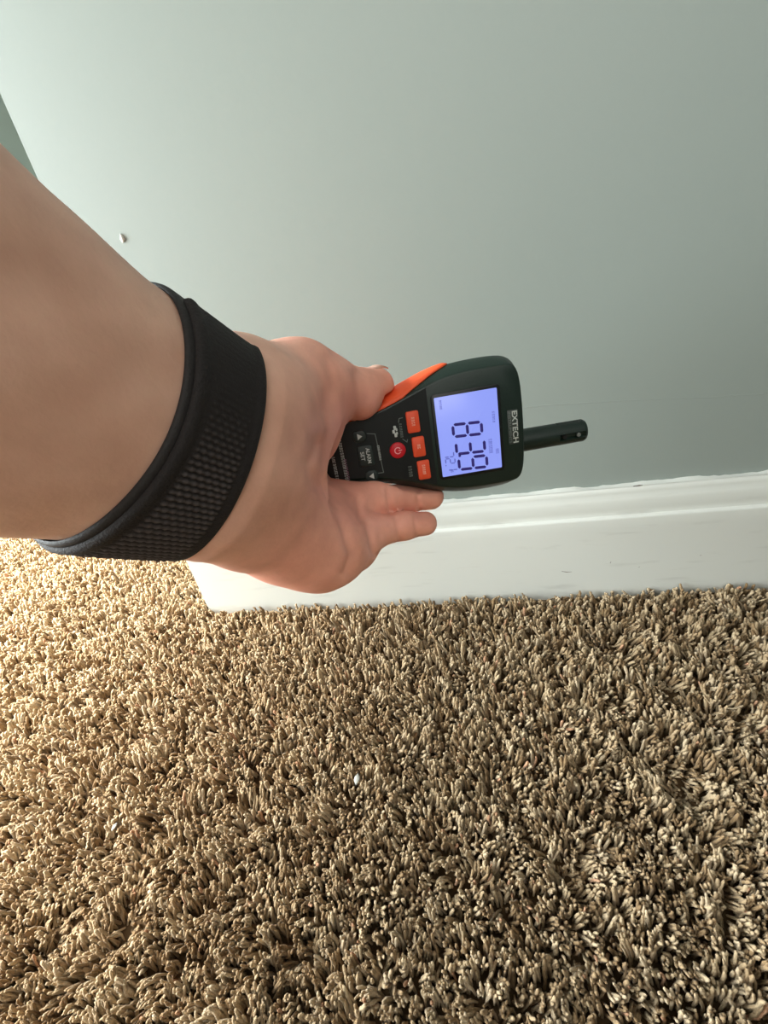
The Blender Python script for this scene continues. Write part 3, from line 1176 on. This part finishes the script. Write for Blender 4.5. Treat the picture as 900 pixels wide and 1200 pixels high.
def line(name, pix, w, m, parent, z=.2):
    v, f = [], []
    pts = [fp(*p_) for p_ in pix]
    for A, B in zip(pts[:-1], pts[1:]):
        d = (B - A) / np.linalg.norm(B - A)
        n = np.array([-d[1], d[0]]) * w / 2
        A, B = A - d * w / 2, B + d * w / 2
        k = len(v)
        v += [(*(A + n), z), (*(A - n), z), (*(B - n), z), (*(B + n), z)]
        f.append((k, k + 1, k + 2, k + 3))
    return mesh_obj(name, dev_world(np.array(v)), f, m, parent)


line('bracket_print', [(430, 508), (439.5, 508.5), (449.5, 553.5), (440, 555)], .35, M_printdim, meter)
words('small_print', 444.5, 531, 7.5, 1.0, M_print, meter, .2, 31, 9)
line('bracket_print', [(471.5, 489.5), (467.5, 490.5), (467, 495)], .35, M_printdim, meter)
line('bracket_print', [(472, 514.5), (477, 518), (477.5, 515)], .35, M_printdim, meter)
words('small_print', 470, 505, 7.0, 1.3, M_printdim, meter, .2, 32, 6)
for dx_, dy_, w_, h_ in ((-1.7, .3, 2.0, 1.3), (0, -.5, 1.8, 1.2), (1.7, .3, 2.0, 1.3), (-.8, 1.0, 1.4, .8), (.9, 1.0, 1.4, .8)):
    q = fp(462.5, 505.8)
    slab('symbol_print', rrect(q[0] + dx_, q[1] + dy_, w_, h_, .38), .05, .2, M_print, meter, .05)
words('small_print', 481.0, 552.7, 5.6, 1.7, M_printdim, meter, .2, 34, 4)
words('small_print', 393.5, 552, 14, 1.5, M_print, meter, .2, 35, 12)
words('small_print', 402.5, 541, 21, 1.6, M_print, meter, .2, 36, 17)
words('small_print', 406.5, 551, 11, 1.2, mat('print_mauve', (140, 100, 120), .6), meter, .2, 37, 9)
q = fp(388.5, 531.5)
slab('small_print', rrect(q[0], q[1], 2.4, 1.8, .4), .05, .2, M_red, meter, .05)


# sensor probe with slotted cap
def probe():
    y0, y1 = 26.0, None
    a, b_ = fp(616, 515.5, -13), fp(683, 503.8, -13)
    zc = -13.0
    y1 = b_[1]
    xc = (a[0] + b_[0]) / 2
    n = 64
    R = 5.9
    ys = np.linspace(24, y1, 40)
    v, f = [], []
    for y in ys:
        r = R * (1 - .02 * (y - 26) / 30)
        if y > y1 - .8:
            r -= .5
        for i in range(n):
            a_ = 2 * PI * i / n
            rr = r
            inslot = y1 - 14.5 < y < y1 - 1.6 and abs(((a_ - .55) % (PI / 2)) - PI / 4) < .24
            if inslot:
                rr = r - 1.6
            v.append((xc + rr * math.cos(a_), y, zc + rr * math.sin(a_)))
    f = [(i * n + j, i * n + (j + 1) % n, (i + 1) * n + (j + 1) % n, (i + 1) * n + j) for i in range(len(ys) - 1) for j in range(n)]
    f.append(tuple((len(ys) - 1) * n + j for j in range(n)))
    o = mesh_obj('probe', dev_world(np.array(v)), f, M_green, meter, smooth=True)
    bm = bmesh.new()
    bm.from_mesh(o.data)
    bmesh.ops.recalc_face_normals(bm, faces=bm.faces)
    bm.to_mesh(o.data)
    bm.free()
    md = o.modifiers.new('edge', 'EDGE_SPLIT')
    md.split_angle = math.radians(40)
    o['label'] = 'dark green sensor probe with slotted cap'
    for yy, r_, m in ((y1 - 12.2, 1.1, M_slot), (y1 - 5.2, 1.0, M_screw)):
        an = PI / 2 - .12
        cx, cz = xc + (R - .1) * math.cos(an), zc + (R - .1) * math.sin(an)
        vv = [(cx + r_ * math.cos(t), yy + r_ * math.sin(t), cz + h) for h in (-.6, .35) for t in np.linspace(0, 2 * PI, 20, endpoint=False)]
        ff = [(i, (i + 1) % 20, 20 + (i + 1) % 20, 20 + i) for i in range(20)] + [tuple(range(20, 40))]
        mesh_obj('screw' if m is M_screw else 'vent_hole', dev_world(np.array(vv)), ff, m, o)


probe()

# ------------------------------------------------------------------ lint lying on the pile
M_lint = mat('lint_white', (150, 148, 140), 0.9)
for (px, py, sz), lab in (((418, 912, .0021), 'white fleck of lint on the carpet in the middle of the floor'),
                          ((133, 968, .0014), 'small pale fleck of lint on the carpet beside a dent at the left')):
    bm = bmesh.new()
    bmesh.ops.create_icosphere(bm, subdivisions=2, radius=1)
    for q in bm.verts:
        k = 1 + .45 * math.sin(7 * q.co.x + 2) * math.cos(6 * q.co.y + 3 * q.co.z)
        q.co = Vector((q.co.x * sz * k, q.co.y * sz * 1.3 * k, q.co.z * sz * .35))
    me = bpy.data.meshes.new('lint')
    bm.to_mesh(me)
    bm.free()
    me.shade_smooth()
    me.materials.append(M_lint)
    o = bpy.data.objects.new('lint', me)
    C.objects.link(o)
    c = floor_at(px, py, 0.0)
    o.location = (c[0], c[1], -0.0010)
    tag(o, lab, 'lint')
